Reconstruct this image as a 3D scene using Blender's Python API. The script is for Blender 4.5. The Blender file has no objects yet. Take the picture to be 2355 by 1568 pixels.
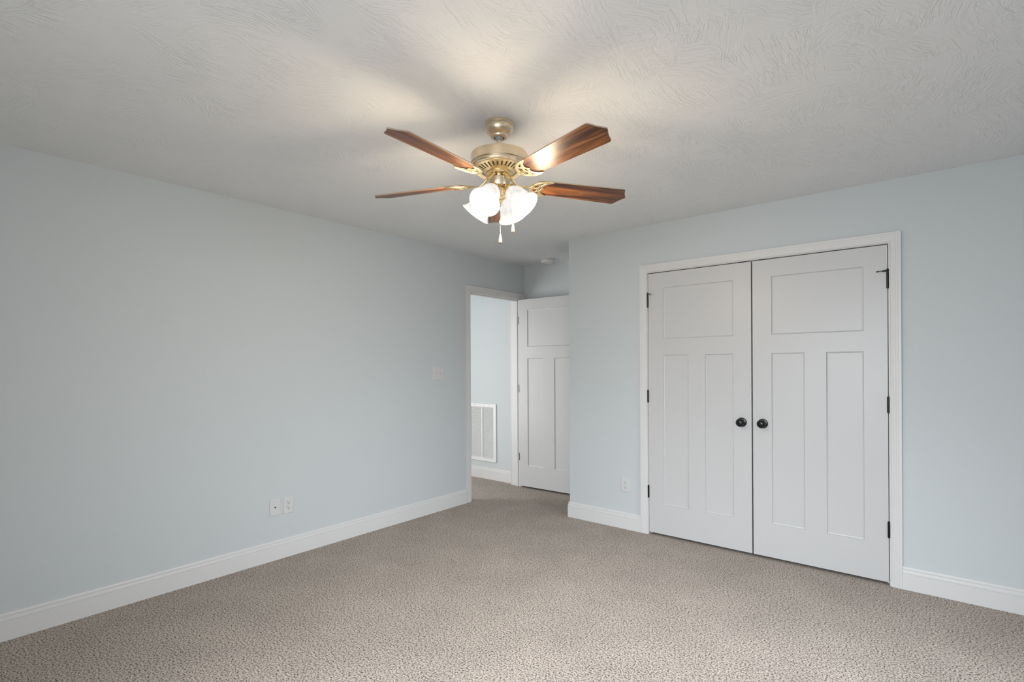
import bpy, bmesh, math, random
from mathutils import Vector, Matrix
from math import sin, cos, pi, radians as R

S = bpy.context.scene
COL = S.collection

# ------------------------------------------------------------------ camera
W_PX, H_PX = 2355.0, 1568.0
CX, CY, CH = 3.5414, -3.8367, 1.3381
YAW, ROLL, F_PX, HORIZON = 0.68762, -0.005347, 1185.38, 839.85
cam_data = bpy.data.cameras.new('camera')
cam = bpy.data.objects.new('camera', cam_data)
COL.objects.link(cam)
fw = Vector((-sin(YAW), cos(YAW), 0)); rt = Vector((cos(YAW), sin(YAW), 0)); up = Vector((0, 0, 1))
r2 = rt*cos(ROLL) + up*sin(ROLL); u2 = -rt*sin(ROLL) + up*cos(ROLL)
m = Matrix((( r2.x, u2.x, -fw.x, CX), (r2.y, u2.y, -fw.y, CY), (r2.z, u2.z, -fw.z, CH), (0, 0, 0, 1)))
cam.matrix_world = m
cam_data.sensor_width = 36.0; cam_data.sensor_fit = 'HORIZONTAL'
cam_data.lens = F_PX/W_PX*36.0
cam_data.shift_y = (HORIZON-H_PX/2)/W_PX
cam_data.clip_start = 0.05; cam_data.clip_end = 100
S.camera = cam

# ------------------------------------------------------------------ view, world, daylight
S.view_settings.view_transform = 'Standard'
S.view_settings.look = 'None'
S.view_settings.gamma = 1.0
S.view_settings.exposure = 0.11
S.view_settings.use_curve_mapping = False
world = bpy.data.worlds.new('world'); S.world = world; world.use_nodes = True
bg = world.node_tree.nodes['Background']
bg.inputs['Color'].default_value = (0.78, 0.88, 1.0, 1); bg.inputs['Strength'].default_value = 0.15

# room measures (metres)
HC = 2.44                      # ceiling
XR, YB = 4.75, -4.75           # right wall, back wall (behind the camera)
YA = 0.70                      # alcove wall
XC = 1.044                     # outside corner of the closet wall
WT = 0.135                     # wall thickness
# windows: (wall, lo, hi, z0, z1)
WIN_BACK = (1.9, 4.1, 0.80, 2.10)       # in the back wall, x range
WIN_RIGHT = (-2.4, -0.8, 0.80, 2.10)      # in the right wall, y range

def area(name, loc, rot, sx, sy, power, color, spread=180):
    l = bpy.data.lights.new(name, 'AREA'); l.shape = 'RECTANGLE'; l.size = sx; l.size_y = sy
    l.energy = power; l.color = color; l.spread = R(spread)
    o = bpy.data.objects.new(name, l); COL.objects.link(o); o.location = loc; o.rotation_euler = rot
    return o
DAY = (0.895, 0.958, 1.03)
# back window: horizon light, and sky light coming in downwards
area('window_horizon_light', (3.4, YB+0.05, 1.45), (R(90), 0, 0), 1.4, 1.2, 30, DAY)
area('window_sky_light', (2.6, YB+0.05, 1.45), (R(45), 0, 0), 1.4, 1.2, 13.5, DAY, 90)
area('window_low_sky_light', (2.6, YB+0.05, 1.45), (R(65), 0, 0), 1.4, 1.2, 17, DAY, 80)
area('side_window_sky_light', (XR-0.05, -1.6, 1.45), (R(45), 0, R(90)), 1.4, 1.2, 11, DAY, 90)
area('side_window_light', (XR-0.05, -1.6, 1.45), (R(75), 0, R(90)), 1.4, 1.2, 7, DAY, 60)
area('hall_window_light', (-1.40, -0.95, 1.15), (R(90), 0, R(-45)), 0.9, 1.7, 38, (1.0, 0.985, 0.965))

# ------------------------------------------------------------------ materials
def mat(name, color, rough=0.5, metal=0.0, spec=0.5, coat=0.0):
    m = bpy.data.materials.new(name); m.use_nodes = True
    b = m.node_tree.nodes['Principled BSDF']
    b.inputs['Base Color'].default_value = (*color, 1)
    b.inputs['Roughness'].default_value = rough
    b.inputs['Metallic'].default_value = metal
    b.inputs['Specular IOR Level'].default_value = spec
    b.inputs['Coat Weight'].default_value = coat
    return m
def N(m, t, **kw):
    n = m.node_tree.nodes.new(t)
    for k, v in kw.items():
        if k in n.inputs: n.inputs[k].default_value = v
        else: setattr(n, k, v)
    return n
def L(m, a, b): m.node_tree.links.new(a, b)
def P(m): return m.node_tree.nodes['Principled BSDF']
def ramp(m, stops):
    r = N(m, 'ShaderNodeValToRGB'); e = r.color_ramp.elements
    e[0].position, e[0].color = stops[0][0], stops[0][1]
    e[1].position, e[1].color = stops[-1][0], stops[-1][1]
    for p, c in stops[1:-1]:
        x = e.new(p); x.color = c
    return r
def bump(m, height, strength, dist):
    b = N(m, 'ShaderNodeBump', Strength=strength, Distance=dist)
    L(m, height, b.inputs['Height']); L(m, b.outputs['Normal'], P(m).inputs['Normal']); return b
def g(v): return (v, v, v, 1)

# painted wall: soft roller stipple and faint unevenness
M_wall = mat('wall_paint', (0.585, 0.628, 0.645), 0.6, spec=0.3)
tc = N(M_wall, 'ShaderNodeTexCoord')
n1 = N(M_wall, 'ShaderNodeTexNoise', Scale=170.0, Detail=2.0); L(M_wall, tc.outputs['Object'], n1.inputs['Vector'])
bump(M_wall, n1.outputs['Fac'], 0.12, 0.0008)

# white semi-gloss trim and door paint
M_trim = mat('trim_paint', (0.70, 0.70, 0.70), 0.38, spec=0.4)
M_door = mat('door_paint', (0.59, 0.595, 0.60), 0.36, spec=0.45)
tc = N(M_door, 'ShaderNodeTexCoord')
n1 = N(M_door, 'ShaderNodeTexNoise', Scale=60.0, Detail=3.0); L(M_door, tc.outputs['Object'], n1.inputs['Vector'])
bump(M_door, n1.outputs['Fac'], 0.10, 0.001)
M_plate = mat('plate_plastic', (0.65, 0.665, 0.665), 0.35)
M_plastic = mat('detector_plastic', (0.78, 0.77, 0.74), 0.45)
M_black = mat('black_hardware', (0.006, 0.006, 0.006), 0.24, spec=0.4)
M_dark = mat('dark_void', (0.01, 0.01, 0.01), 0.9, spec=0.1)
M_screw = mat('screw_metal', (0.5, 0.5, 0.5), 0.35, metal=0.8)
M_grille = mat('grille_enamel', (0.80, 0.81, 0.81), 0.4)
M_duct = mat('duct_grey', (0.45, 0.46, 0.46), 0.8)

# carpet: flecked cut pile
M_carpet = mat('carpet', (0.4, 0.33, 0.28), 0.95, spec=0.1)
tc = N(M_carpet, 'ShaderNodeTexCoord')
nw = N(M_carpet, 'ShaderNodeTexNoise', Scale=60.0, Detail=1.0); L(M_carpet, tc.outputs['Object'], nw.inputs['Vector'])
wm = N(M_carpet, 'ShaderNodeVectorMath', operation='MULTIPLY_ADD')
L(M_carpet, nw.outputs['Color'], wm.inputs[0]); wm.inputs[1].default_value = (0.005, 0.005, 0.0)
L(M_carpet, tc.outputs['Object'], wm.inputs[2])
na = N(M_carpet, 'ShaderNodeTexNoise', Scale=125.0, Detail=3.0, Roughness=0.9); L(M_carpet, wm.outputs[0], na.inputs['Vector'])
nb = N(M_carpet, 'ShaderNodeTexNoise', Scale=480.0, Detail=2.0, Roughness=0.6); L(M_carpet, tc.outputs['Object'], nb.inputs['Vector'])
mx = N(M_carpet, 'ShaderNodeMix', data_type='FLOAT'); mx.inputs[0].default_value = 0.15
L(M_carpet, na.outputs['Fac'], mx.inputs[2]); L(M_carpet, nb.outputs['Fac'], mx.inputs[3])
cr = ramp(M_carpet, [(0.405, (0.022, 0.016, 0.011, 1)), (0.44, (0.085, 0.068, 0.054, 1)), (0.475, (0.40, 0.347, 0.303, 1)), (0.57, (0.66, 0.585, 0.52, 1))])
L(M_carpet, mx.outputs[0], cr.inputs[0])
nl = N(M_carpet, 'ShaderNodeTexNoise', Scale=3.0, Detail=3.0, Roughness=0.6); L(M_carpet, tc.outputs['Object'], nl.inputs['Vector'])
rl = ramp(M_carpet, [(0.3, g(0.86)), (0.7, g(1.0))]); L(M_carpet, nl.outputs['Fac'], rl.inputs[0])
ml = N(M_carpet, 'ShaderNodeMix', data_type='RGBA', blend_type='MULTIPLY'); ml.inputs[0].default_value = 1.0
L(M_carpet, cr.outputs[0], ml.inputs[6]); L(M_carpet, rl.outputs[0], ml.inputs[7])
L(M_carpet, ml.outputs[2], P(M_carpet).inputs['Base Color'])
bump(M_carpet, mx.outputs[0], 0.30, 0.004)

# ceiling: slap-brush plaster texture, clusters of fine raised strokes
M_ceil = mat('ceiling_plaster', (0.805, 0.82, 0.83), 0.7, spec=0.25)
tc = N(M_ceil, 'ShaderNodeTexCoord')
def strokes(scale_cell, seed, sx, sy, base_ang, spread, thr):
    off = N(M_ceil, 'ShaderNodeVectorMath', operation='ADD'); off.inputs[1].default_value = (seed, seed*1.7, seed*0.3)
    L(M_ceil, tc.outputs['Object'], off.inputs[0])
    wn = N(M_ceil, 'ShaderNodeTexNoise', Scale=9.0, Detail=2.0); L(M_ceil, off.outputs[0], wn.inputs['Vector'])
    wv = N(M_ceil, 'ShaderNodeVectorMath', operation='MULTIPLY_ADD')
    L(M_ceil, wn.outputs['Color'], wv.inputs[0]); wv.inputs[1].default_value = (0.14, 0.14, 0); L(M_ceil, off.outputs[0], wv.inputs[2])
    vo = N(M_ceil, 'ShaderNodeTexVoronoi', Scale=scale_cell); L(M_ceil, wv.outputs[0], vo.inputs['Vector'])
    sep = N(M_ceil, 'ShaderNodeSeparateColor'); L(M_ceil, vo.outputs['Color'], sep.inputs[0])
    an = N(M_ceil, 'ShaderNodeMath', operation='MULTIPLY_ADD'); L(M_ceil, sep.outputs[0], an.inputs[0])
    an.inputs[1].default_value = spread; an.inputs[2].default_value = base_ang
    wn2 = N(M_ceil, 'ShaderNodeTexNoise', Scale=16.0, Detail=1.0); L(M_ceil, off.outputs[0], wn2.inputs['Vector'])
    wv2 = N(M_ceil, 'ShaderNodeVectorMath', operation='MULTIPLY_ADD')
    L(M_ceil, wn2.outputs['Color'], wv2.inputs[0]); wv2.inputs[1].default_value = (0.022, 0.022, 0); L(M_ceil, off.outputs[0], wv2.inputs[2])
    vr = N(M_ceil, 'ShaderNodeVectorRotate', rotation_type='Z_AXIS'); L(M_ceil, wv2.outputs[0], vr.inputs['Vector']); L(M_ceil, an.outputs[0], vr.inputs['Angle'])
    sc = N(M_ceil, 'ShaderNodeVectorMath', operation='MULTIPLY'); L(M_ceil, vr.outputs[0], sc.inputs[0]); sc.inputs[1].default_value = (sx, sy, 1)
    no = N(M_ceil, 'ShaderNodeTexNoise', Scale=1.0, Detail=1.0); L(M_ceil, sc.outputs[0], no.inputs['Vector'])
    # ridge: thin lines where the noise crosses its middle value
    d = N(M_ceil, 'ShaderNodeMath', operation='SUBTRACT'); L(M_ceil, no.outputs['Fac'], d.inputs[0]); d.inputs[1].default_value = 0.5
    a = N(M_ceil, 'ShaderNodeMath', operation='ABSOLUTE'); L(M_ceil, d.outputs[0], a.inputs[0])
    mr = N(M_ceil, 'ShaderNodeMapRange'); L(M_ceil, a.outputs[0], mr.inputs[0])
    mr.inputs[1].default_value = 0.0; mr.inputs[2].default_value = thr; mr.inputs[3].default_value = 1.0; mr.inputs[4].default_value = 0.0
    # fade strokes in and out in patches
    pn = N(M_ceil, 'ShaderNodeTexNoise', Scale=5.0, Detail=2.0); L(M_ceil, off.outputs[0], pn.inputs['Vector'])
    pr = N(M_ceil, 'ShaderNodeMapRange'); L(M_ceil, pn.outputs['Fac'], pr.inputs[0]); pr.inputs[1].default_value = 0.38; pr.inputs[2].default_value = 0.56
    mm = N(M_ceil, 'ShaderNodeMath', operation='MULTIPLY'); L(M_ceil, mr.outputs[0], mm.inputs[0]); L(M_ceil, pr.outputs[0], mm.inputs[1])
    return mm
s1 = strokes(3.4, 0.0, 5.5, 58.0, R(-115), R(60), 0.085)
s2 = strokes(4.6, 7.3, 8.0, 74.0, R(-150), R(150), 0.085)
ad = N(M_ceil, 'ShaderNodeMath', operation='MAXIMUM'); L(M_ceil, s1.outputs[0], ad.inputs[0]); L(M_ceil, s2.outputs[0], ad.inputs[1])
bump(M_ceil, ad.outputs[0], 1.0, 0.0013)

# fan metals, wood and glass
M_nickel = mat('brushed_nickel', (0.82, 0.69, 0.50), 0.30, metal=1.0)  # nickel with the lamps' warm glow tinted into its base colour
tc = N(M_nickel, 'ShaderNodeTexCoord'); mp = N(M_nickel, 'ShaderNodeVectorMath', operation='MULTIPLY'); mp.inputs[1].default_value = (8, 8, 600)
L(M_nickel, tc.outputs['Object'], mp.inputs[0]); nn = N(M_nickel, 'ShaderNodeTexNoise', Scale=1.0, Detail=2.0); L(M_nickel, mp.outputs[0], nn.inputs['Vector'])
rr = ramp(M_nickel, [(0.3, g(0.26)), (0.7, g(0.38))]); L(M_nickel, nn.outputs['Fac'], rr.inputs[0]); L(M_nickel, rr.outputs[0], P(M_nickel).inputs['Roughness'])
M_nickel_lamplit = mat('lamplit_nickel', (0.95, 0.77, 0.45), 0.30, metal=1.0)  # brighter golden nickel for parts near the shades, lamplight painted into the colour
M_slot = mat('motor_slot_dark', (0.16, 0.10, 0.05), 0.6)
M_rubber = mat('hanger_ball', (0.35, 0.35, 0.36), 0.5)
M_chain = mat('chain_metal', (0.75, 0.68, 0.55), 0.3, metal=0.9)
M_pull = mat('pull_wood', (0.72, 0.58, 0.40), 0.35)
M_pulltip = mat('pull_tip', (0.16, 0.11, 0.07), 0.4)

M_wood = mat('walnut_blade', (0.2, 0.09, 0.04), 0.36, spec=0.35, coat=0.08)
P(M_wood).inputs['Coat Roughness'].default_value = 0.25
tc = N(M_wood, 'ShaderNodeTexCoord')
oi = N(M_wood, 'ShaderNodeObjectInfo')
cmb = N(M_wood, 'ShaderNodeCombineXYZ'); om = N(M_wood, 'ShaderNodeMath', operation='MULTIPLY'); om.inputs[1].default_value = 9.0
L(M_wood, oi.outputs['Random'], om.inputs[0]); L(M_wood, om.outputs[0], cmb.inputs[2]); L(M_wood, om.outputs[0], cmb.inputs[0])
ao = N(M_wood, 'ShaderNodeVectorMath', operation='ADD'); L(M_wood, tc.outputs['Object'], ao.inputs[0]); L(M_wood, cmb.outputs[0], ao.inputs[1])
ms = N(M_wood, 'ShaderNodeVectorMath', operation='MULTIPLY'); ms.inputs[1].default_value = (2.2, 26, 26); L(M_wood, ao.outputs[0], ms.inputs[0])
nf = N(M_wood, 'ShaderNodeTexNoise', Scale=1.0, Detail=4.0, Roughness=0.6, Distortion=0.6); L(M_wood, ms.outputs[0], nf.inputs['Vector'])
ms2 = N(M_wood, 'ShaderNodeVectorMath', operation='MULTIPLY'); ms2.inputs[1].default_value = (12, 330, 330); L(M_wood, ao.outputs[0], ms2.inputs[0])
nf2 = N(M_wood, 'ShaderNodeTexNoise', Scale=1.0, Detail=2.0); L(M_wood, ms2.outputs[0], nf2.inputs['Vector'])
mw = N(M_wood, 'ShaderNodeMix', data_type='FLOAT'); mw.inputs[0].default_value = 0.22; L(M_wood, nf.outputs['Fac'], mw.inputs[2]); L(M_wood, nf2.outputs['Fac'], mw.inputs[3])
cw = ramp(M_wood, [(0.36, (0.022, 0.008, 0.004, 1)), (0.46, (0.070, 0.024, 0.009, 1)), (0.54, (0.17, 0.060, 0.016, 1)), (0.66, (0.32, 0.125, 0.030, 1))])
L(M_wood, mw.outputs[0], cw.inputs[0]); L(M_wood, cw.outputs[0], P(M_wood).inputs['Base Color'])
M_edge = mat('blade_edge', (0.42, 0.33, 0.24), 0.45)

LAMP = (1.0, 0.80, 0.56)
M_shade = mat('frosted_glass_shade', (0.12, 0.12, 0.12), 0.45, spec=0.3)
P(M_shade).inputs['Emission Color'].default_value = (1.0, 0.97, 0.93, 1)
P(M_shade).inputs['Emission Strength'].default_value = 0.75
tc = N(M_shade, 'ShaderNodeTexCoord'); nsw = N(M_shade, 'ShaderNodeTexNoise', Scale=22.0, Detail=3.0, Distortion=1.5); L(M_shade, tc.outputs['Object'], nsw.inputs['Vector'])
rs = N(M_shade, 'ShaderNodeMapRange'); L(M_shade, nsw.outputs['Fac'], rs.inputs[0]); rs.inputs[1].default_value = 0.3; rs.inputs[2].default_value = 0.7
rs.inputs[3].default_value = 0.62; rs.inputs[4].default_value = 0.90; L(M_shade, rs.outputs[0], P(M_shade).inputs['Emission Strength'])
M_bulb = mat('lit_bulb', (1, 1, 1), 0.3)
P(M_bulb).inputs['Emission Color'].default_value = (1.0, 0.74, 0.42, 1); P(M_bulb).inputs['Emission Strength'].default_value = 6.0

# ------------------------------------------------------------------ helpers
def finish(name, bm, material, parent=None, smooth=None, bevel=0.0, seg=2):
    bmesh.ops.remove_doubles(bm, verts=bm.verts, dist=1e-6)
    bmesh.ops.recalc_face_normals(bm, faces=bm.faces)
    me = bpy.data.meshes.new(name); bm.to_mesh(me); bm.free()
    mats = material if isinstance(material, (list, tuple)) else [material]
    for mm_ in mats: me.materials.append(mm_)
    o = bpy.data.objects.new(name, me); COL.objects.link(o)
    if parent is not None: o.parent = parent
    if smooth is not None:
        for p in me.polygons: p.use_smooth = True
        me.set_sharp_from_angle(angle=R(smooth))
    if bevel > 0:
        b = o.modifiers.new('bevel', 'BEVEL'); b.width = bevel; b.segments = seg; b.limit_method = 'ANGLE'; b.angle_limit = R(40)
    return o
def tag(o, label=None, cat=None, group=None, kind=None):
    if label: o['label'] = label
    if cat: o['category'] = cat
    if group: o['group'] = group
    if kind: o['kind'] = kind
    return o
def empty(name, loc, rz=0.0):
    o = bpy.data.objects.new(name, None); COL.objects.link(o); o.location = loc; o.rotation_euler = (0, 0, rz)
    o.empty_display_size = 0.05
    return o
def box(bm, x0, x1, y0, y1, z0, z1, M=None):
    vs = [bm.verts.new((x, y, z)) for x in (x0, x1) for y in (y0, y1) for z in (z0, z1)]
    if M is not None:
        for v in vs: v.co = M @ v.co
    for f in ((0,1,3,2),(4,6,7,5),(0,4,5,1),(2,3,7,6),(0,2,6,4),(1,5,7,3)):
        bm.faces.new([vs[i] for i in f])
def quad(bm, pts, M=None):
    vs = [bm.verts.new(M @ Vector(p) if M is not None else p) for p in pts]
    return bm.faces.new(vs)
def lathe(bm, prof, n=48, M=None, cap0=False, cap1=False, mi=0):
    rings = []
    for (r, z) in prof:
        ring = []
        for i in range(n):
            a = 2*pi*i/n; c = Vector((r*cos(a), r*sin(a), z))
            ring.append(bm.verts.new(M @ c if M is not None else c))
        rings.append(ring)
    for a, b in zip(rings[:-1], rings[1:]):
        for i in range(n):
            f = bm.faces.new((a[i], a[(i+1) % n], b[(i+1) % n], b[i])); f.material_index = mi
    if cap0: bm.faces.new(rings[0]).material_index = mi
    if cap1: bm.faces.new(rings[-1]).material_index = mi
def tube(bm, pts, rad, n=12, M=None, flat=1.0):
    pts = [Vector(p) for p in pts]; k = len(pts)
    rads = rad if isinstance(rad, (list, tuple)) else [rad]*k
    rings = []; prev = None
    for i, p in enumerate(pts):
        t = (pts[min(i+1, k-1)]-pts[max(i-1, 0)]).normalized()
        if prev is None:
            ref = Vector((0, 0, 1)) if abs(t.z) < 0.95 else Vector((1, 0, 0))
            u = t.cross(ref).normalized()
        else:
            u = (prev - t*prev.dot(t)).normalized()
        v = t.cross(u); prev = u
        ring = []
        for j in range(n):
            a = 2*pi*j/n
            c = p + u*cos(a)*rads[i] + v*sin(a)*rads[i]*flat
            ring.append(bm.verts.new(M @ c if M is not None else c))
        rings.append(ring)
    for a, b in zip(rings[:-1], rings[1:]):
        for i in range(n): bm.faces.new((a[i], a[(i+1) % n], b[(i+1) % n], b[i]))
    bm.faces.new(rings[0]); bm.faces.new(rings[-1])
def spline(pts, n=8):
    pts = [Vector(p) for p in pts]; out = []
    q = [pts[0]*2-pts[1]] + pts + [pts[-1]*2-pts[-2]]
    for i in range(1, len(q)-2):
        for j in range(n):
            t = j/n; a, b, c, d = q[i-1:i+3]
            out.append(0.5*((2*b)+(-a+c)*t+(2*a-5*b+4*c-d)*t*t+(-a+3*b-3*c+d)*t**3))
    out.append(pts[-1]); return out
def sweep_base(bm, path, prof):
    """run a (offset, z) profile along a floor polyline; offset goes to the LEFT of travel; mitred corners"""
    P2 = [Vector(p) for p in path]; k = len(P2); rings = []
    for i in range(k):
        d0 = (P2[i]-P2[i-1]).normalized() if i > 0 else None
        d1 = (P2[i+1]-P2[i]).normalized() if i < k-1 else None
        n0 = Vector((-d0.y, d0.x)) if d0 else None; n1 = Vector((-d1.y, d1.x)) if d1 else None
        if n0 is None: nn = n1
        elif n1 is None: nn = n0
        else:
            nn = (n0+n1); nn = nn/(1+n0.dot(n1))
        rings.append([bm.verts.new((P2[i].x+nn.x*o, P2[i].y+nn.y*o, z)) for o, z in prof])
    for a, b in zip(rings[:-1], rings[1:]):
        for j in range(len(prof)-1): bm.faces.new((a[j], b[j], b[j+1], a[j+1]))
    bm.faces.new(rings[0]); bm.faces.new(rings[-1])
def casing(bm, a0, a1, zt, prof, to3, z0=0.0):
    """mitred three-sided casing round an opening; prof = (distance outward from the opening, projection)"""
    rings = []
    for (a, z, sa, sz) in ((a0, z0, -1, 0), (a0, zt, -1, 1), (a1, zt, 1, 1), (a1, z0, 1, 0)):
        rings.append([bm.verts.new(to3(a+sa*d, z+sz*d, t)) for d, t in prof])
    for a, b in zip(rings[:-1], rings[1:]):
        for j in range(len(prof)-1): bm.faces.new((a[j], b[j], b[j+1], a[j+1]))
    bm.faces.new(rings[0]); bm.faces.new(rings[-1])
def wall_plan(bm, x0, x1, y0, y1, along, holes=(), z1=HC):
    """a solid wall slab with rectangular holes; along = 'x' or 'y'; hole = (lo, hi, z0, z1)"""
    lo, hi = (x0, x1) if along == 'x' else (y0, y1)
    def put(a0, a1, za, zb):
        if a1-a0 < 1e-5 or zb-za < 1e-5: return
        if along == 'x': box(bm, a0, a1, y0, y1, za, zb)
        else: box(bm, x0, x1, a0, a1, za, zb)
    cur = lo
    for (h0, h1, hz0, hz1) in sorted(holes):
        put(cur, h0, 0, z1); put(h0, h1, 0, hz0); put(h0, h1, hz1, z1); cur = h1
    put(cur, hi, 0, z1)

# ------------------------------------------------------------------ the shell
CL0, CL1, CLZ = 1.775, 3.334, 2.070            # closet rough opening
EN0, EN1, ENZ = -0.178, 0.630, 2.070           # entry rough opening in the left wall
YH = 0.682                                     # hall end wall
bm = bmesh.new(); box(bm, -1.9, XR+0.15, YB-0.15, 1.6, -0.05, 0.0)
tag(finish('floor', bm, M_carpet), 'flecked beige and brown cut pile carpet', 'floor', kind='structure')
bm = bmesh.new(); box(bm, -1.9, XR+0.15, YB-0.15, 1.6, HC, HC+0.05)
tag(finish('ceiling', bm, M_ceil), 'off-white ceiling with brushed plaster texture', 'ceiling', kind='structure')
bm = bmesh.new(); wall_plan(bm, -WT, 0, YB-0.15, YA+0.1, 'y', [(EN0, EN1, 0, ENZ)])
tag(finish('wall_left', bm, M_wall), 'long pale blue-grey wall on the left with the open doorway', 'wall', kind='structure')
bm = bmesh.new(); wall_plan(bm, XC, XR+0.15, 0, WT-0.01, 'x', [(CL0, CL1, 0, CLZ)])
tag(finish('wall_front', bm, M_wall), 'pale blue-grey wall with the closet doors', 'wall', kind='structure')
bm = bmesh.new(); box(bm, XC, XC+WT, WT-0.01, YA, 0, HC)
tag(finish('wall_alcove_side', bm, M_wall), 'short return wall beside the open white door', 'wall', kind='structure')
bm = bmesh.new(); box(bm, 0, XR+0.15, YA, YA+0.1, 0, HC)
tag(finish('wall_alcove', bm, M_wall), 'shaded blue-grey wall behind the open door', 'wall', kind='structure')
bm = bmesh.new(); wall_plan(bm, XR, XR+0.15, YB-0.15, 0, 'y', [(WIN_RIGHT[0], WIN_RIGHT[1], WIN_RIGHT[2], WIN_RIGHT[3])])
tag(finish('wall_right', bm, M_wall), 'blue-grey wall with a window right of the camera', 'wall', kind='structure')
bm = bmesh.new(); wall_plan(bm, 0, XR, YB-0.15, YB, 'x', [(WIN_BACK[0], WIN_BACK[1], WIN_BACK[2], WIN_BACK[3])])
tag(finish('wall_back', bm, M_wall), 'blue-grey wall with a window behind the camera', 'wall', kind='structure')
bm = bmesh.new(); box(bm, -1.6, -WT, YH, YH+0.1, 0, HC)
tag(finish('wall_hall_end', bm, M_wall), 'bright hallway wall seen through the doorway', 'wall', kind='structure')
bm = bmesh.new(); box(bm, -1.6, -1.5, -2.2, YH, 0, HC)
tag(finish('wall_hall_far', bm, M_wall), 'far side wall of the hallway', 'wall', kind='structure')
bm = bmesh.new(); box(bm, -1.5, -WT, -2.3, -2.2, 0, HC)
tag(finish('wall_hall_near', bm, M_wall), 'near end wall of the hallway', 'wall', kind='structure')

# baseboards
BB = [(0.0, 0.0), (0.0145, 0.0), (0.0145, 0.092), (0.0110, 0.0935), (0.0110, 0.0955), (0.0140, 0.0975), (0.0135, 0.105), (0.0118, 0.1135), (0.0085, 0.1150), (0.0085, 0.1175), (0.0108, 0.1190), (0.0105, 0.1260), (0.0080, 0.1320), (0.004, 0.134), (0.0, 0.134)]
def baseboard(name, path, label):
    bm = bmesh.new(); sweep_base(bm, path, BB)
    return tag(finish(name, bm, M_trim), label, 'baseboard', kind='structure')
baseboard('baseboard_left', [(0.0, -0.2375), (0.0, YB)], 'white moulded baseboard along the long left wall')
baseboard('baseboard_alcove', [(XC, YA), (0.0, YA)], 'white baseboard behind the open door')
baseboard('baseboard_front_left', [(1.7235, 0.0), (XC, 0.0), (XC, YA-0.015)], 'white baseboard wrapping the corner left of the closet')
baseboard('baseboard_front_right', [(XR, 0.0), (3.3855, 0.0)], 'white baseboard right of the closet')
baseboard('baseboard_right', [(XR, YB), (XR, -0.015)], 'white baseboard along the right wall')
baseboard('baseboard_back', [(0.015, YB), (XR-0.015, YB)], 'white baseboard along the back wall')
baseboard('baseboard_hall', [(-WT-0.02, YH), (-1.5, YH)], 'white baseboard in the bright hallway')

# casings and jambs
CP = [(0.0, 0.0), (0.0, 0.0085), (0.0015, 0.0100), (0.0055, 0.0105), (0.0075, 0.0088), (0.0095, 0.0112), (0.018, 0.0125), (0.0195, 0.0118), (0.021, 0.0132), (0.030, 0.0142), (0.0315, 0.0135), (0.033, 0.0150), (0.042, 0.0160), (0.0435, 0.0152), (0.045, 0.0168), (0.058, 0.0172), (0.0595, 0.0160), (0.0595, 0.0)]
def jamb(bm, a0, a1, zt, d0, d1, to3, th=0.018):
    """inner faces at a0/a1/zt, built outward; d0..d1 through the wall"""
    def b(u0, u1, z0, z1):
        c = [to3(u, z, d) for u in (u0, u1) for d in (d0, d1) for z in (z0, z1)]
        vs = [bm.verts.new(x) for x in c]
        for f in ((0,1,3,2),(4,6,7,5),(0,4,5,1),(2,3,7,6),(0,2,6,4),(1,5,7,3)): bm.faces.new([vs[i] for i in f])
    b(a0-th, a0, 0, zt+th); b(a1, a1+th, 0, zt+th); b(a0, a1, zt, zt+th)
f_front = lambda a, z, t: (a, -t, z)
f_left = lambda a, z, t: (t, a, z)
f_hall = lambda a, z, t: (-WT-t, a, z)
# closet
CA0, CA1, CAZ = 1.7845, 3.3245, 2.0595         # finished closet opening
t1 = empty('trim_1', (2.55, 0, 0)); tag(t1, 'white moulded casing around the closet doors', 'door casing', kind='structure')
bm = bmesh.new(); casing(bm, CA0-0.0035, CA1+0.0035, CAZ+0.004, CP, f_front); o = finish('casing', bm, M_trim, t1); o.location = (-2.55, 0, 0)
bm = bmesh.new(); jamb(bm, CA0, CA1, CAZ, 0.0, -(WT-0.01), f_front, 0.009); 
box(bm, CA0, CA0+0.011, 0.040, 0.070, 0, CAZ); box(bm, CA1-0.011, CA1, 0.040, 0.070, 0, CAZ); box(bm, CA0, CA1, 0.040, 0.070, CAZ-0.011, CAZ)
o = finish('door_jamb', bm, M_trim, t1); o.location = (-2.55, 0, 0)
for cx_ in (2.49, 2.628):
    bm = bmesh.new(); box(bm, cx_-0.028, cx_+0.028, 0.001, 0.030, CAZ-0.0035, CAZ-0.0005)
    o = finish('strike_plate', bm, M_black, t1, bevel=0.001); o.location = (-2.55, 0, 0)
# entry
EA0, EA1, EAZ = -0.168, 0.622, 2.058
t2 = empty('trim_2', (0, 0.227, 0)); tag(t2, 'white moulded casing around the open doorway in the left wall', 'door casing', kind='structure')
bm = bmesh.new(); casing(bm, EA0-0.006, EA1+0.006, EAZ+0.006, CP, f_left); o = finish('casing', bm, M_trim, t2); o.location = (0, -0.227, 0)
bm = bmesh.new(); casing(bm, EA0-0.006, EA1-0.001, EAZ+0.006, [(d*0.9, t) for d, t in CP], f_hall); o = finish('hall_casing', bm, M_trim, t2); o.location = (0, -0.227, 0)
bm = bmesh.new(); jamb(bm, EA0, EA1, EAZ, 0.0, -WT, f_left, 0.0078)
box(bm, -0.072, -0.038, EA1-0.011, EA1, 0, EAZ); box(bm, -0.072, -0.038, EA0, EA0+0.011, 0, EAZ); box(bm, -0.072, -0.038, EA0, EA1, EAZ-0.011, EAZ)
o = finish('door_jamb', bm, M_trim, t2); o.location = (0, -0.227, 0)

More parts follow.
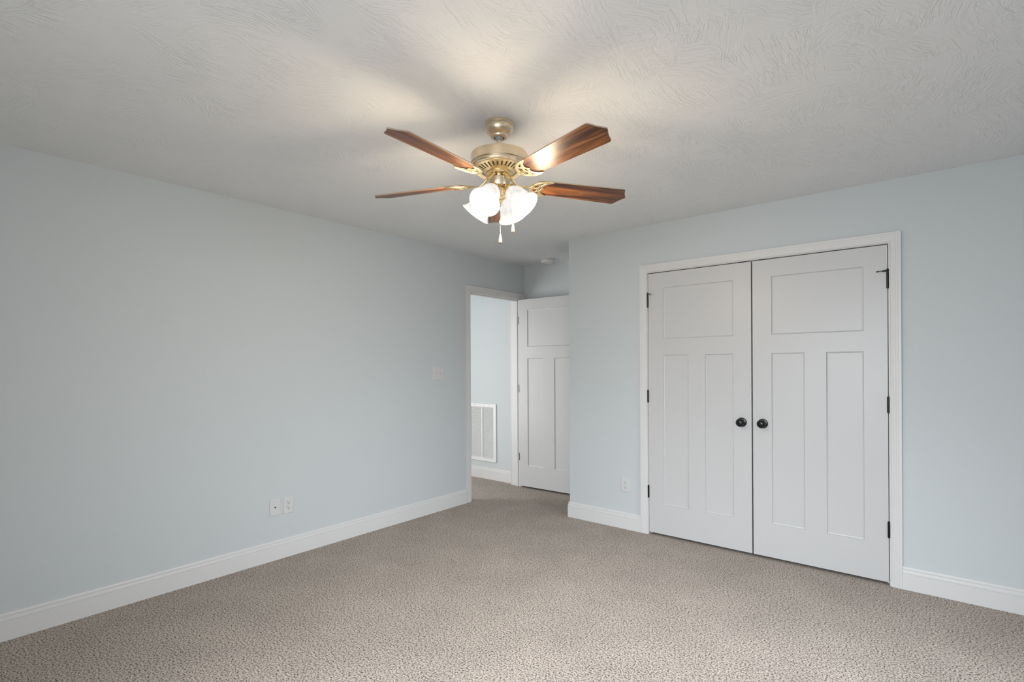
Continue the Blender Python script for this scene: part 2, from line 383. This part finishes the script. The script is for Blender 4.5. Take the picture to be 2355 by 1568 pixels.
# ------------------------------------------------------------------ doors
def door_slab(bm, w, h, th, panels, rec=0.009, sl=0.009):
    """slab x 0..w, y 0 (front, facing -y) .. th, z 0..h; recessed flat panels on both faces"""
    xs = sorted({0, w} | {p[0] for p in panels} | {p[1] for p in panels})
    zs = sorted({0, h} | {p[2] for p in panels} | {p[3] for p in panels})
    for (yf, s) in ((0, 1), (th, -1)):
        for i in range(len(xs)-1):
            for j in range(len(zs)-1):
                xm, zm = (xs[i]+xs[i+1])/2, (zs[j]+zs[j+1])/2
                if any(p[0] < xm < p[1] and p[2] < zm < p[3] for p in panels): continue
                quad(bm, [(xs[i], yf, zs[j]), (xs[i+1], yf, zs[j]), (xs[i+1], yf, zs[j+1]), (xs[i], yf, zs[j+1])])
        for (a, b, c, d) in panels:
            o = [(a, yf, c), (b, yf, c), (b, yf, d), (a, yf, d)]
            i1 = [(a+sl*.35, yf+s*rec*.75, c+sl*.35), (b-sl*.35, yf+s*rec*.75, c+sl*.35), (b-sl*.35, yf+s*rec*.75, d-sl*.35), (a+sl*.35, yf+s*rec*.75, d-sl*.35)]
            i2 = [(a+sl, yf+s*rec, c+sl), (b-sl, yf+s*rec, c+sl), (b-sl, yf+s*rec, d-sl), (a+sl, yf+s*rec, d-sl)]
            for A, B in ((o, i1), (i1, i2)):
                for k in range(4): quad(bm, [A[k], A[(k+1) % 4], B[(k+1) % 4], B[k]])
            quad(bm, i2)
    for k in (0, w): quad(bm, [(k, 0, 0), (k, th, 0), (k, th, h), (k, 0, h)])
    for k in (0, h): quad(bm, [(0, 0, k), (w, 0, k), (w, th, k), (0, th, k)])
def knob_bm(bm):
    M = Matrix.Rotation(R(90), 4, 'X')         # lathe axis towards -y
    lathe(bm, [(0.0, 0.0), (0.0325, 0.0), (0.0325, 0.004), (0.029, 0.008), (0.017, 0.010), (0.012, 0.013), (0.0105, 0.022), (0.013, 0.028), (0.020, 0.032),
               (0.0255, 0.037), (0.0283, 0.043), (0.0285, 0.048), (0.0262, 0.055), (0.0215, 0.060), (0.0135, 0.0635), (0.006, 0.0648), (0.0, 0.065)], 40, M)
def hinge_bm(bm, z0, z1, x=0.0, y=-0.007, r=0.0068):
    n = 5; hh = (z1-z0)/n
    for k in range(n):
        lathe(bm, [(0, z0+k*hh+0.0006), (r, z0+k*hh+0.0006), (r, z0+(k+1)*hh-0.0006), (0, z0+(k+1)*hh-0.0006)], 16, Matrix.Translation((x, y, 0)))
    lathe(bm, [(0, z0-0.003), (0.0045, z0-0.003), (0.0045, z1+0.003), (0, z1+0.003)], 16, Matrix.Translation((x, y, 0)))
def stop_bm(bm, z, s):
    """hinge-pin door stop lying out from the pin over the door; s = direction of the door from the hinge"""
    lathe(bm, [(0, z), (0.0085, z), (0.0085, z+0.007), (0, z+0.007)], 16, Matrix.Translation((0, -0.007, 0)))
    lathe(bm, [(0, z+0.0105), (0.0065, z+0.0105), (0.0065, z+0.014), (0.003, z+0.018), (0, z+0.018)], 16, Matrix.Translation((0, -0.007, 0)))
    tube(bm, [(0, -0.007, z+0.005), (s*0.010, -0.020, z+0.004), (s*0.022, -0.040, z+0.0)], [0.0065, 0.006, 0.0045], 12)
    tube(bm, [(s*0.020, -0.037, z+0.001), (s*0.045, -0.062, z-0.004)], [0.0022, 0.0022], 10)
    tube(bm, [(s*0.045, -0.062, z-0.004), (s*0.049, -0.066, z-0.005)], [0.0045, 0.0045], 12)
SH = 2.034
PAN = lambda w: [(0.120, w-0.120, 1.519, 1.917), (0.120, 0.318, 0.228, 1.394), (w-0.320, w-0.120, 0.228, 1.394)]
HZ = [(0.272, 0.366), (1.023, 1.117), (1.772, 1.868)]
def closet_door(name, x0, w, hinge_left, label):
    d = empty(name, (x0, 0.0, 0.0185)); tag(d, label, 'door', kind='structure')
    bm = bmesh.new(); door_slab(bm, w, SH, 0.035, PAN(w)); finish('door_slab', bm, M_door, d)
    kx = w-0.064 if hinge_left else 0.064
    bm = bmesh.new(); knob_bm(bm); k = finish('knob', bm, M_black, d, smooth=35); k.location = (kx, 0, 0.910); k['label'] = 'round black knob'
    hx = -0.0025 if hinge_left else w+0.002
    for i, (a, b) in enumerate(HZ):
        bm = bmesh.new(); hinge_bm(bm, a, b)
        h = finish('hinge', bm, M_black, d, smooth=40); h.location = (hx, 0.0, 0); h['label'] = 'black butt hinge'
        if i == 2:
            bm = bmesh.new(); stop_bm(bm, b+0.0035, 1 if hinge_left else -1)
            s = finish('door_stop', bm, M_black, h, smooth=40); s['label'] = 'black hinge pin stop with a thin arm'
    return d
closet_door('door_1', 1.788, 0.7615, True, 'white three panel closet door on the left with black knob at its right edge')
closet_door('door_2', 2.5585, 0.7615, False, 'white three panel closet door on the right with black knob at its left edge')

# entry door, swung open against the alcove
we = 0.778
d3 = empty('door_3', (0.004, 0.588, 0.020), R(2.2)); tag(d3, 'white three panel door standing open beside the doorway', 'door', kind='structure')
bm = bmesh.new(); door_slab(bm, we, SH, 0.035, [(0.116, we-0.116, 1.519, 1.920), (0.116, 0.318, 0.224, 1.394), (we-0.320, we-0.116, 0.224, 1.394)]); finish('door_slab', bm, M_door, d3)
bm = bmesh.new(); knob_bm(bm); k = finish('knob', bm, M_black, d3, smooth=35); k.location = (we-0.058, 0, 0.910); k['label'] = 'round black knob'
for (a, b) in [(0.277, 0.356), (1.022, 1.104), (1.771, 1.852)]:
    bm = bmesh.new(); box(bm, -0.0015, 0.0005, 0.001, 0.034, a, b); box(bm, -0.001, 0.006, -0.0016, 0.0006, a, b)
    h = finish('hinge', bm, M_black, d3, bevel=0.0005); h['label'] = 'black hinge leaf'

# ------------------------------------------------------------------ windows behind the camera
def window(name, along, lo, hi, z0, z1, wallp, label):
    w = empty(name, ((lo+hi)/2, wallp, z0) if along == 'x' else (wallp, (lo+hi)/2, z0))
    tag(w, label, 'window', kind='structure')
    inv = -w.location
    def bx(bm, a0, a1, d0, d1, za, zb):
        if along == 'x': box(bm, a0, a1, wallp-d1, wallp-d0, za, zb)
        else: box(bm, wallp+d0, wallp+d1, a0, a1, za, zb)
    bm = bmesh.new(); f = 0.045
    bx(bm, lo, lo+f, 0.03, 0.13, z0, z1); bx(bm, hi-f, hi, 0.03, 0.13, z0, z1)
    bx(bm, lo+f, hi-f, 0.03, 0.13, z0, z0+f); bx(bm, lo+f, hi-f, 0.03, 0.13, z1-f, z1)
    mid = (lo+hi)/2; bx(bm, mid-0.03, mid+0.03, 0.03, 0.13, z0+f, z1-f)
    o = finish('window_frame', bm, M_trim, w); o.location = inv
    bm = bmesh.new(); zm = (z0+z1)/2
    bx(bm, lo+f, mid-0.03, 0.06, 0.10, zm-0.022, zm+0.022); bx(bm, mid+0.03, hi-f, 0.06, 0.10, zm-0.022, zm+0.022)
    o = finish('sash_rail', bm, M_trim, w); o.location = inv
    bm = bmesh.new(); c = 0.07
    bx(bm, lo-c, lo, -0.016, 0.0, z0-c, z1+c); bx(bm, hi, hi+c, -0.016, 0.0, z0-c, z1+c)
    bx(bm, lo, hi, -0.016, 0.0, z1, z1+c); bx(bm, lo, hi, -0.016, 0.0, z0-c, z0)
    o = finish('window_casing', bm, M_trim, w); o.location = inv
window('window_1', 'x', *WIN_BACK, YB, 'white framed window behind the camera')
window('window_2', 'y', *WIN_RIGHT, XR, 'white framed window in the right wall')

# ------------------------------------------------------------------ wall plates
def plate_bm(bm, w, h, t=0.006, b=0.004):
    """bevelled plate, local x = width, z = height, faces -y"""
    for (a, y0, y1) in ((0, 0, -t*0.45),):
        pass
    o = [(-w/2, 0, -h/2), (w/2, 0, -h/2), (w/2, 0, h/2), (-w/2, 0, h/2)]
    m1 = [(x, -t*0.4, z) for x, _, z in o]
    i = [(x-math.copysign(b, x), -t, z-math.copysign(b, z)) for x, _, z in o]
    for A, B in ((o, m1), (m1, i)):
        for k in range(4): quad(bm, [A[k], A[(k+1) % 4], B[(k+1) % 4], B[k]])
    quad(bm, i); quad(bm, o)
def screw(parent, x, z, y=-0.006):
    bm = bmesh.new(); M = Matrix.Translation((x, y, z)) @ Matrix.Rotation(R(90), 4, 'X')
    lathe(bm, [(0.0, 0.0), (0.0034, 0.0), (0.003, 0.0008), (0.0, 0.0010)], 16, M)
    o = finish('screw', bm, M_plate, parent, smooth=40)
    bm = bmesh.new(); box(bm, x-0.0028, x+0.0028, y-0.0013, y-0.0009, z-0.0005, z+0.0005); finish('screw_slot', bm, M_screw, o)
def outlet(loc, rz, label):
    e = empty('power_outlet', loc, rz); tag(e, label, 'outlet', group='duplex wall outlets')
    bm = bmesh.new(); plate_bm(bm, 0.077, 0.119); finish('cover_plate', bm, M_plate, e)
    for s in (-1, 1):
        bm = bmesh.new(); zc = s*0.0195
        pts = []
        for k in range(32):
            a = 2*pi*k/32; px = 0.0172*cos(a); pz = 0.0172*sin(a); pz = max(-0.0135, min(0.0135, pz)); pts.append((px, pz))
        f0 = [bm.verts.new((x, -0.0055, zc+z)) for x, z in pts]; f1 = [bm.verts.new((x, -0.0075, zc+z)) for x, z in pts]
        bm.faces.new(f1)
        for k in range(32): bm.faces.new((f0[k], f0[(k+1) % 32], f1[(k+1) % 32], f1[k]))
        r = finish('receptacle', bm, M_plate, e)
        bm = bmesh.new()
        box(bm, -0.0075, -0.0055, -0.0079, -0.0072, zc-0.0005, zc+0.0085); box(bm, 0.0055, 0.0075, -0.0079, -0.0072, zc+0.001, zc+0.0075)
        lathe(bm, [(0, 0.0), (0.0030, 0.0), (0.0030, 0.0006), (0, 0.0006)], 14, Matrix.Translation((0, -0.0073, zc-0.0075)) @ Matrix.Rotation(R(90), 4, 'X'))
        finish('contact_slots', bm, M_dark, r)
    screw(e, 0, 0)
    return e
LW = R(90)      # plates on the left wall: local -y turned to world +x
outlet((0.0, -2.028, 0.361), LW, 'white duplex outlet low on the left wall, beside the cable jack plate')
outlet((1.584, 0.0, 0.3595), 0, 'white duplex outlet low on the wall left of the closet doors')
e = empty('cable_jack_plate', (0.0, -2.123, 0.363), LW); tag(e, 'white cable jack wall plate low on the left wall, left of the duplex outlet', 'wall plate')
bm = bmesh.new(); plate_bm(bm, 0.077, 0.119); finish('cover_plate', bm, M_plate, e)
bm = bmesh.new(); MR = Matrix.Rotation(R(90), 4, 'X')
lathe(bm, [(0, 0.0055), (0.0055, 0.0055), (0.0055, 0.009), (0.0042, 0.009), (0.0042, 0.014), (0.003, 0.014), (0.003, 0.010), (0, 0.010)], 18, MR)
j = finish('coax_jack', bm, mat('jack_metal', (0.12, 0.12, 0.12), 0.4, metal=0.5), e, smooth=35); j['label'] = 'dark round cable jack'
screw(e, 0, 0.041); screw(e, 0, -0.041)
e = empty('light_switch', (0.0, -0.598, 1.270), LW); tag(e, 'white double toggle light switch on the left wall near the doorway', 'light switch')
bm = bmesh.new(); plate_bm(bm, 0.122, 0.124); finish('cover_plate', bm, M_plate, e)
for (sx, sg) in ((-0.023, -1), (0.023, 1)):
    bm = bmesh.new(); box(bm, sx-0.0058, sx+0.0058, -0.0070, -0.0055, -0.013, 0.013)
    b_ = finish('toggle_frame', bm, M_plate, e, bevel=0.0005)
    bm = bmesh.new(); M = Matrix.Translation((sx, -0.006, 0)) @ Matrix.Rotation(R(28*sg), 4, 'X')
    box(bm, -0.0042, 0.0042, -0.015, 0.0, -0.0045, 0.0045, M); finish('toggle', bm, M_plate, b_, bevel=0.001)
    for s in (-1, 1): screw(e, sx, s*0.030)

# return air grille in the hall
e = empty('air_return_grille', (-0.625, YH, 0.547)); tag(e, 'white louvred return air grille on the hallway wall', 'vent')
gw, gh = 0.440, 0.678
bm = bmesh.new()
for (a, b_, c, d) in ((-gw/2, -gw/2+0.038, -gh/2, gh/2), (gw/2-0.038, gw/2, -gh/2, gh/2), (-gw/2+0.038, gw/2-0.038, -gh/2, -gh/2+0.04), (-gw/2+0.038, gw/2-0.038, gh/2-0.04, gh/2), (-0.009, 0.009, -gh/2+0.04, gh/2-0.04)):
    box(bm, a, b_, -0.016, 0.0, c, d)
finish('grille_frame', bm, M_grille, e, bevel=0.001)
bm = bmesh.new(); nl_ = 48; z0 = -gh/2+0.046; pitch = (gh-0.092)/(nl_-1)
for k in range(nl_):
    z = z0+k*pitch
    for (a, b_) in ((-gw/2+0.038, -0.009), (0.009, gw/2-0.038)):
        M = Matrix.Translation((0, -0.008, z)) @ Matrix.Rotation(R(38), 4, 'X')
        box(bm, a, b_, -0.0062, 0.0062, -0.0005, 0.0005, M)
finish('louvres', bm, M_grille, e)
bm = bmesh.new(); box(bm, -gw/2+0.03, gw/2-0.03, -0.0025, -0.0005, -gh/2+0.03, gh/2-0.03); finish('filter_backing', bm, M_duct, e)
for s in (-1, 1):
    bm = bmesh.new(); box(bm, s*0.12-0.013, s*0.12+0.013, -0.0185, -0.0155, gh/2-0.018, gh/2-0.013); finish('latch', bm, M_screw, e, bevel=0.0005)

# smoke detector
e = empty('smoke_detector', (0.432, 0.535, HC)); tag(e, 'round white smoke detector on the ceiling by the door', 'smoke detector')
bm = bmesh.new(); lathe(bm, [(0, 0), (0.062, 0), (0.062, -0.006), (0.056, -0.010), (0.0, -0.010)], 48); finish('mounting_base', bm, M_plastic, e, smooth=35)
bm = bmesh.new(); lathe(bm, [(0, -0.012), (0.060, -0.012), (0.0655, -0.015), (0.0655, -0.030), (0.061, -0.038), (0.054, -0.041), (0.052, -0.040), (0.0, -0.042)], 48); bd = finish('detector_body', bm, M_plastic, e, smooth=35)
bm = bmesh.new()
for k in range(28):
    a = 2*pi*k/28; M = Matrix.Rotation(a, 4, 'Z'); box(bm, 0.0645, 0.0660, -0.004, 0.004, -0.0235, -0.0215, M)
finish('sensor_slots', bm, M_duct, bd)
bm = bmesh.new(); lathe(bm, [(0, -0.0415), (0.007, -0.0415), (0.007, -0.0435), (0, -0.044)], 20, Matrix.Translation((-0.022, -0.028, 0))); finish('test_button', bm, M_duct, bd, smooth=35)

# ------------------------------------------------------------------ ceiling fan
FX, FY = 2.011, -2.057
fan = empty('ceiling_fan', (FX, FY, HC))
tag(fan, 'brushed nickel ceiling fan with five walnut blades and four lit glass shades', 'ceiling fan')
Z = lambda z: z-HC
bm = bmesh.new()
lathe(bm, [(0.0, 0.0), (0.0650, 0.0), (0.0655, -0.003), (0.0650, -0.010), (0.0628, -0.013), (0.0635, -0.017), (0.0640, -0.024), (0.0625, -0.034), (0.0575, -0.044), (0.0500, -0.052), (0.0440, -0.0555), (0.0405, -0.0590), (0.0400, -0.0640), (0.0380, -0.0670), (0.0330, -0.0680), (0.0235, -0.0680), (0.0235, -0.062)], 64)
finish('canopy', bm, M_nickel, fan, smooth=30)
bm = bmesh.new(); lathe(bm, [(0.0, -0.056), (0.020, -0.058), (0.0205, -0.066), (0.017, -0.074), (0.0115, -0.079), (0.0, -0.079)], 40)
finish('hanger_ball', bm, M_rubber, fan, smooth=40)
bm = bmesh.new(); lathe(bm, [(0.0, -0.08), (0.0112, -0.08), (0.0112, Z(2.312)), (0.018, Z(2.311)), (0.019, Z(2.298)), (0.0, Z(2.298))], 32)
finish('downrod', bm, M_nickel, fan, smooth=35)
bm = bmesh.new()
lathe(bm, [(0.0, Z(2.306)), (0.040, Z(2.305)), (0.085, Z(2.301)), (0.122, Z(2.297)), (0.1285, Z(2.294)), (0.1300, Z(2.290)), (0.1300, Z(2.253)), (0.1285, Z(2.2505)), (0.1262, Z(2.250)),
           (0.1270, Z(2.246)), (0.1255, Z(2.241)), (0.1215, Z(2.2375)), (0.1160, Z(2.2355)), (0.1120, Z(2.2350)), (0.111, Z(2.237)), (0.050, Z(2.228)), (0.0, Z(2.228))], 72)
finish('motor_housing', bm, M_nickel, fan, smooth=30)
bm = bmesh.new()     # slotted vent ring under the motor
def vent_z(r): return Z(2.2335) - (0.112-r)/(0.112-0.060)*0.020
for (ra, rb) in ((0.1125, 0.1015), (0.0735, 0.0600)):
    lathe(bm, [(ra, vent_z(ra)), (rb, vent_z(rb)), (rb, vent_z(rb)+0.003), (ra, vent_z(ra)+0.003), (ra, vent_z(ra))], 72)
for k in range(30):
    a = 2*pi*k/30; M = Matrix.Rotation(a, 4, 'Z')
    r0, r1 = 0.1025, 0.0725; w0, w1 = 0.0062, 0.0042
    for dz in (0,):
        t_ = [(r0, -w0, vent_z(r0)), (r0, w0, vent_z(r0)), (r1, w1, vent_z(r1)), (r1, -w1, vent_z(r1))]
        u_ = [(x, y, z+0.003) for x, y, z in t_]
        quad(bm, t_, M); quad(bm, u_, M)
        for q in range(4): quad(bm, [t_[q], t_[(q+1) % 4], u_[(q+1) % 4], u_[q]], M)
finish('vent_ring', bm, M_nickel_lamplit, fan, smooth=30)
bm = bmesh.new(); lathe(bm, [(0.110, vent_z(0.11)+0.0035), (0.06, vent_z(0.06)+0.0035)], 72); finish('vent_backing', bm, M_slot, fan)
bm = bmesh.new(); lathe(bm, [(0, Z(2.304)), (0.0045, Z(2.304)), (0.0045, Z(2.314)), (0.003, Z(2.317)), (0, Z(2.317))], 12, Matrix.Translation((0.098*cos(R(15)), 0.098*sin(R(15)), -0.004)))
finish('locking_screw', bm, M_nickel, fan, smooth=35)
# rotating flywheel the brackets bolt to
bm = bmesh.new(); lathe(bm, [(0.0, Z(2.222)), (0.058, Z(2.220)), (0.060, Z(2.214)), (0.060, Z(2.205)), (0.055, Z(2.201)), (0.030, Z(2.199)), (0.030, Z(2.192)), (0.0, Z(2.192))], 56)
finish('flywheel', bm, M_nickel_lamplit, fan, smooth=30)
# switch housing
bm = bmesh.new()
lathe(bm, [(0.0, Z(2.200)), (0.030, Z(2.200)), (0.030, Z(2.190)), (0.0465, Z(2.188)), (0.0480, Z(2.1865)), (0.0480, Z(2.151)), (0.0470, Z(2.149)), (0.0400, Z(2.146)), (0.0290, Z(2.142)), (0.0280, Z(2.128)), (0.0, Z(2.126))], 64)
finish('switch_housing', bm, M_nickel, fan, smooth=30)

# blades: one mesh, five children
def blade_outline():
    half = []
    half += [(0.172, 0.0), (0.1725, 0.020), (0.176, 0.036), (0.184, 0.047), (0.197, 0.0525)]
    half += [(0.30, 0.0560), (0.42, 0.0600), (0.54, 0.0640), (0.604, 0.0662)]
    half += [(0.6145, 0.0655), (0.6215, 0.0615), (0.6250, 0.0550), (0.6290, 0.0460), (0.6345, 0.0350), (0.6415, 0.0240), (0.6500, 0.0125), (0.6560, 0.0050), (0.6580, 0.0)]
    return half + [(x, -y) for x, y in reversed(half[1:-1])]
OUT = blade_outline()
bm = bmesh.new(); th = 0.0055
top = [bm.verts.new((x, y, th)) for x, y in OUT]; bot = [bm.verts.new((x, y, 0)) for x, y in OUT]
bm.faces.new(top); bm.faces.new(bot)
for k in range(len(OUT)):
    f = bm.faces.new((bot[k], bot[(k+1) % len(OUT)], top[(k+1) % len(OUT)], top[k])); f.material_index = 1
blade0 = finish('blade', bm, [M_wood, M_edge], fan, bevel=0.0012, seg=2)
bl_ang = [346.1, 58.8, 130.6, 200.2, 274.0]
bl_dz = [0.0, -0.004, 0.0, 0.001, 0.0]
PITCH = R(-13.0)
blades = [blade0] + [blade0.copy() for _ in range(4)]
def blade_matrix(a, dz, rise=0.0):
    return Matrix.Translation((0, 0, Z(2.171)+dz)) @ Matrix.Rotation(R(a), 4, 'Z') @ Matrix.Rotation(PITCH, 4, 'X')
for k, b in enumerate(blades):
    if k: COL.objects.link(b); b.parent = fan
    b.matrix_local = blade_matrix(bl_ang[k], bl_dz[k])

# ornate blade brackets: openwork crescent plate + curved arm
def curve_plate(name, outer, holes, ext, bev):
    cu = bpy.data.curves.new(name, 'CURVE'); cu.dimensions = '2D'; cu.fill_mode = 'BOTH'; cu.extrude = ext; cu.bevel_depth = bev; cu.bevel_resolution = 2
    for loop in [outer]+holes:
        sp = cu.splines.new('POLY'); sp.points.add(len(loop)-1); sp.use_cyclic_u = True
        for i, (x, y) in enumerate(loop): sp.points[i].co = (x, y, 0, 1)
    o = bpy.data.objects.new(name, cu); COL.objects.link(o)
    dg = bpy.context.evaluated_depsgraph_get()
    me = bpy.data.meshes.new_from_object(o.evaluated_get(dg)); bpy.data.objects.remove(o); return me
def sp2(pts, n=6): return [(p.x, p.y) for p in spline([(x, y, 0) for x, y in pts], n)]
def mirror_loop(half): return half + [(x, -y) for x, y in reversed(half)][1:-1]
outer_h = sp2([(0.150, 0.0), (0.1515, 0.012), (0.160, 0.029), (0.176, 0.043), (0.199, 0.0535), (0.224, 0.058), (0.246, 0.0565)], 6) + sp2([(0.247, 0.0540), (0.236, 0.0485), (0.222, 0.040), (0.212, 0.028), (0.209, 0.016), (0.213, 0.006), (0.219, 0.0)], 6)
outer = mirror_loop(outer_h)
def blob(pts): 
    q = [(x, y, 0) for x, y in pts]; q2 = q + [q[0]]
    return [(p.x, p.y) for p in spline(q2, 4)][:-1]
h1 = blob([(0.166, 0.004), (0.166, 0.015), (0.176, 0.026), (0.186, 0.024), (0.188, 0.013), (0.181, 0.004)])
h2 = blob([(0.184, 0.033), (0.196, 0.042), (0.214, 0.047), (0.212, 0.042), (0.201, 0.032), (0.192, 0.028)])
h3 = blob([(0.192, 0.0), (0.196, 0.011), (0.202, 0.009), (0.205, 0.0), (0.202, -0.009), (0.196, -0.011)])
neg = lambda lp: [(x, -y) for x, y in reversed(lp)]
plate_me = curve_plate('bracket_plate', outer, [h1, neg(h1), h2, neg(h2), h3], 0.0012, 0.0016)
bm = bmesh.new(); bm.from_mesh(plate_me)
for v in bm.verts: v.co.z -= 0.0030
# raised rim following the crescent
rim = [(x, y, -0.0045) for x, y in sp2([(0.240, 0.0555), (0.222, 0.0560), (0.199, 0.0510), (0.178, 0.041), (0.162, 0.027), (0.154, 0.011), (0.153, 0.0), (0.154, -0.011), (0.162, -0.027), (0.178, -0.041), (0.199, -0.051), (0.222, -0.056), (0.240, -0.0555)], 4)]
tube(bm, rim, 0.0032, 8)
tube(bm, [(0.154, 0, -0.0045), (0.175, 0, -0.0055), (0.192, 0, -0.0045)], [0.004, 0.0045, 0.003], 8)
for (sx, sy) in ((0.187, 0.0), (0.200, 0.0215), (0.200, -0.0215)):
    lathe(bm, [(0.0, -0.0075), (0.003, -0.007), (0.0048, -0.0045), (0.0048, -0.003)], 14, Matrix.Translation((sx, sy, 0)))
br0 = finish('bracket_plate', bm, M_nickel_lamplit, fan, smooth=40)
# arm, in the fan's frame, along +x, from flywheel to plate
def arm_bm(a, dz):
    bm = bmesh.new()
    Mi = Matrix.Rotation(R(a), 4, 'Z')
    end = Vector((0.156, 0, Z(2.171)+dz-0.0035))
    pts = spline([(0.040, 0, Z(2.1965)), (0.058, 0, Z(2.1900)), (0.072, 0, Z(2.176)), (0.088, 0, Z(2.164)), (0.108, 0, Z(2.1595)), (0.132, 0, Z(2.1625)), end], 6)
    n = len(pts); rad = [0.0125 - 0.0045*math.sin(pi*min(1, i/(n-1)*1.0))**0.8 for i in range(n)]
    rad[-1] = 0.0070
    tube(bm, pts, rad, 12, Mi, flat=0.62)
    for s in (-1, 1):
        lathe(bm, [(0.0, Z(2.192)), (0.0035, Z(2.1925)), (0.0048, Z(2.195)), (0.0048, Z(2.200))], 14, Mi @ Matrix.Translation((0.047, s*0.0085, -0.0015)))
        tube(bm, [(0.040, s*0.005, Z(2.1985)), (0.054, s*0.011, Z(2.1975)), (0.060, s*0.0135, Z(2.199))], [0.007, 0.006, 0.004], 10, Mi, flat=0.6)
    return bm
for k in range(5):
    ar = finish('blade_arm', arm_bm(bl_ang[k], bl_dz[k]), M_nickel_lamplit, fan, smooth=40)
    b = br0 if k == 0 else br0.copy()
    if k: COL.objects.link(b)
    b.parent = ar; b.matrix_local = blade_matrix(bl_ang[k], bl_dz[k])

# light kit
bm = bmesh.new()
lathe(bm, [(0.0, Z(2.140)), (0.030, Z(2.140)), (0.036, Z(2.136)), (0.0365, Z(2.120)), (0.030, Z(2.110)), (0.018, Z(2.103)), (0.0125, Z(2.097)), (0.0115, Z(2.092)), (0.0145, Z(2.088)), (0.0150, Z(2.083)), (0.0115, Z(2.077)), (0.007, Z(2.074)), (0.0, Z(2.0735))], 48)
finish('light_fitter', bm, M_nickel_lamplit, fan, smooth=35)
bm = bmesh.new(); lathe(bm, [(0.0, Z(2.074)), (0.0085, Z(2.074)), (0.0095, Z(2.070)), (0.0095, Z(2.064)), (0.006, Z(2.060)), (0.0, Z(2.0595))], 24); finish('finial', bm, M_chain, fan, smooth=35)
SHP = [(0.0245, 0.000), (0.0262, 0.004), (0.0300, 0.010), (0.0370, 0.021), (0.0430, 0.035), (0.0465, 0.050), (0.0485, 0.064), (0.0505, 0.078), (0.0545, 0.092), (0.0610, 0.104), (0.0680, 0.112), (0.0705, 0.1145)]
inner = [(r-0.0028, z) for r, z in reversed(SHP)]
bm = bmesh.new(); lathe(bm, SHP + [(0.0695, 0.1152)] + inner, 56)
shade0 = finish('lamp_shade', bm, M_shade, None, smooth=60)
bm = bmesh.new()
lathe(bm, [(0.0, 0.010), (0.012, 0.010), (0.0125, 0.030), (0.016, 0.040), (0.0235, 0.054), (0.0275, 0.067), (0.0270, 0.079), (0.0220, 0.089), (0.0130, 0.095), (0.0, 0.097)], 32)
bulb0 = finish('bulb', bm, M_bulb, None, smooth=60)
TILT = 43.0
for k, az in enumerate((281, 11, 101, 191)):
    Mz = Matrix.Rotation(R(az), 4, 'Z')
    NECK = Vector((0.052, 0, Z(2.128)))
    ax = Vector((sin(R(TILT)), 0, -cos(R(TILT))))
    # socket arm
    bm = bmesh.new()
    tube(bm, spline([(0.020, 0, Z(2.130)), (0.030, 0, Z(2.136)), (0.040, 0, Z(2.138)), NECK-ax*0.006], 6), [0.0075]*19, 14, Mz)
    Ms = Mz @ Matrix.Translation(NECK) @ Matrix.Rotation(pi-R(TILT), 4, 'Y')
    lathe(bm, [(0.0, -0.012), (0.014, -0.012), (0.0245, -0.008), (0.0285, -0.003), (0.0295, 0.003), (0.0290, 0.011), (0.0276, 0.0115), (0.0270, 0.004), (0.0, 0.0)], 40, Ms)
    for s in range(3):
        lathe(bm, [(0, 0), (0.003, 0), (0.003, 0.006), (0, 0.006)], 10, Ms @ Matrix.Rotation(2*pi*s/3, 4, 'Z') @ Matrix.Translation((0.029, 0, 0.006)) @ Matrix.Rotation(R(90), 4, 'Y'))
    arm = finish('lamp_holder', bm, M_nickel_lamplit, fan, smooth=35)
    sh = shade0 if k == 0 else shade0.copy(); bu = bulb0 if k == 0 else bulb0.copy()
    if k: COL.objects.link(sh); COL.objects.link(bu)
    # the shade is a part of the fan, its bulb a sub-part
    sh.parent = fan; sh.matrix_local = Ms
    bu.parent = sh
    # the lamp's own light, just under the bulb, shining out of the shade
    l = bpy.data.lights.new('bulb_light', 'POINT'); l.energy = 6.1; l.color = (1.0, 0.80, 0.56); l.shadow_soft_size = 0.055
    lo = bpy.data.objects.new('bulb_light', l); COL.objects.link(lo); lo.parent = fan
    lo.matrix_local = Ms @ Matrix.Translation((0, 0, 0.160))
# pull chains
def pull(x, y, ztop, zpt, zpb):
    bm = bmesh.new(); z = ztop
    while z > zpt+0.001:
        bmesh.ops.create_icosphere(bm, subdivisions=1, radius=0.0012, matrix=Matrix.Translation((x, y, Z(z)))); z -= 0.0033
    tube(bm, [(x, y, Z(ztop)), (x, y, Z(zpt))], 0.0004, 6)
    c = finish('pull_chain', bm, M_chain, fan, smooth=60)
    bm = bmesh.new(); h = zpt-zpb
    lathe(bm, [(0.0, Z(zpt)), (0.0030, Z(zpt)), (0.0035, Z(zpt-0.08*h)), (0.0040, Z(zpt-0.16*h)), (0.0052, Z(zpt-0.34*h)), (0.0066, Z(zpt-0.55*h)), (0.0073, Z(zpt-0.72*h)), (0.0070, Z(zpt-0.86*h))], 20, Matrix.Translation((x, y, 0)))
    lathe(bm, [(0.0070, Z(zpt-0.86*h)), (0.0055, Z(zpt-0.95*h)), (0.003, Z(zpb)), (0.0, Z(zpb))], 20, Matrix.Translation((x, y, 0)), mi=1)
    finish('pull_knob', bm, [M_pull, M_pulltip], c, smooth=50)
pull(0.006, -0.002, 2.072, 1.934, 1.890)
pull(0.046, 0.040, 2.128, 1.985, 1.941)
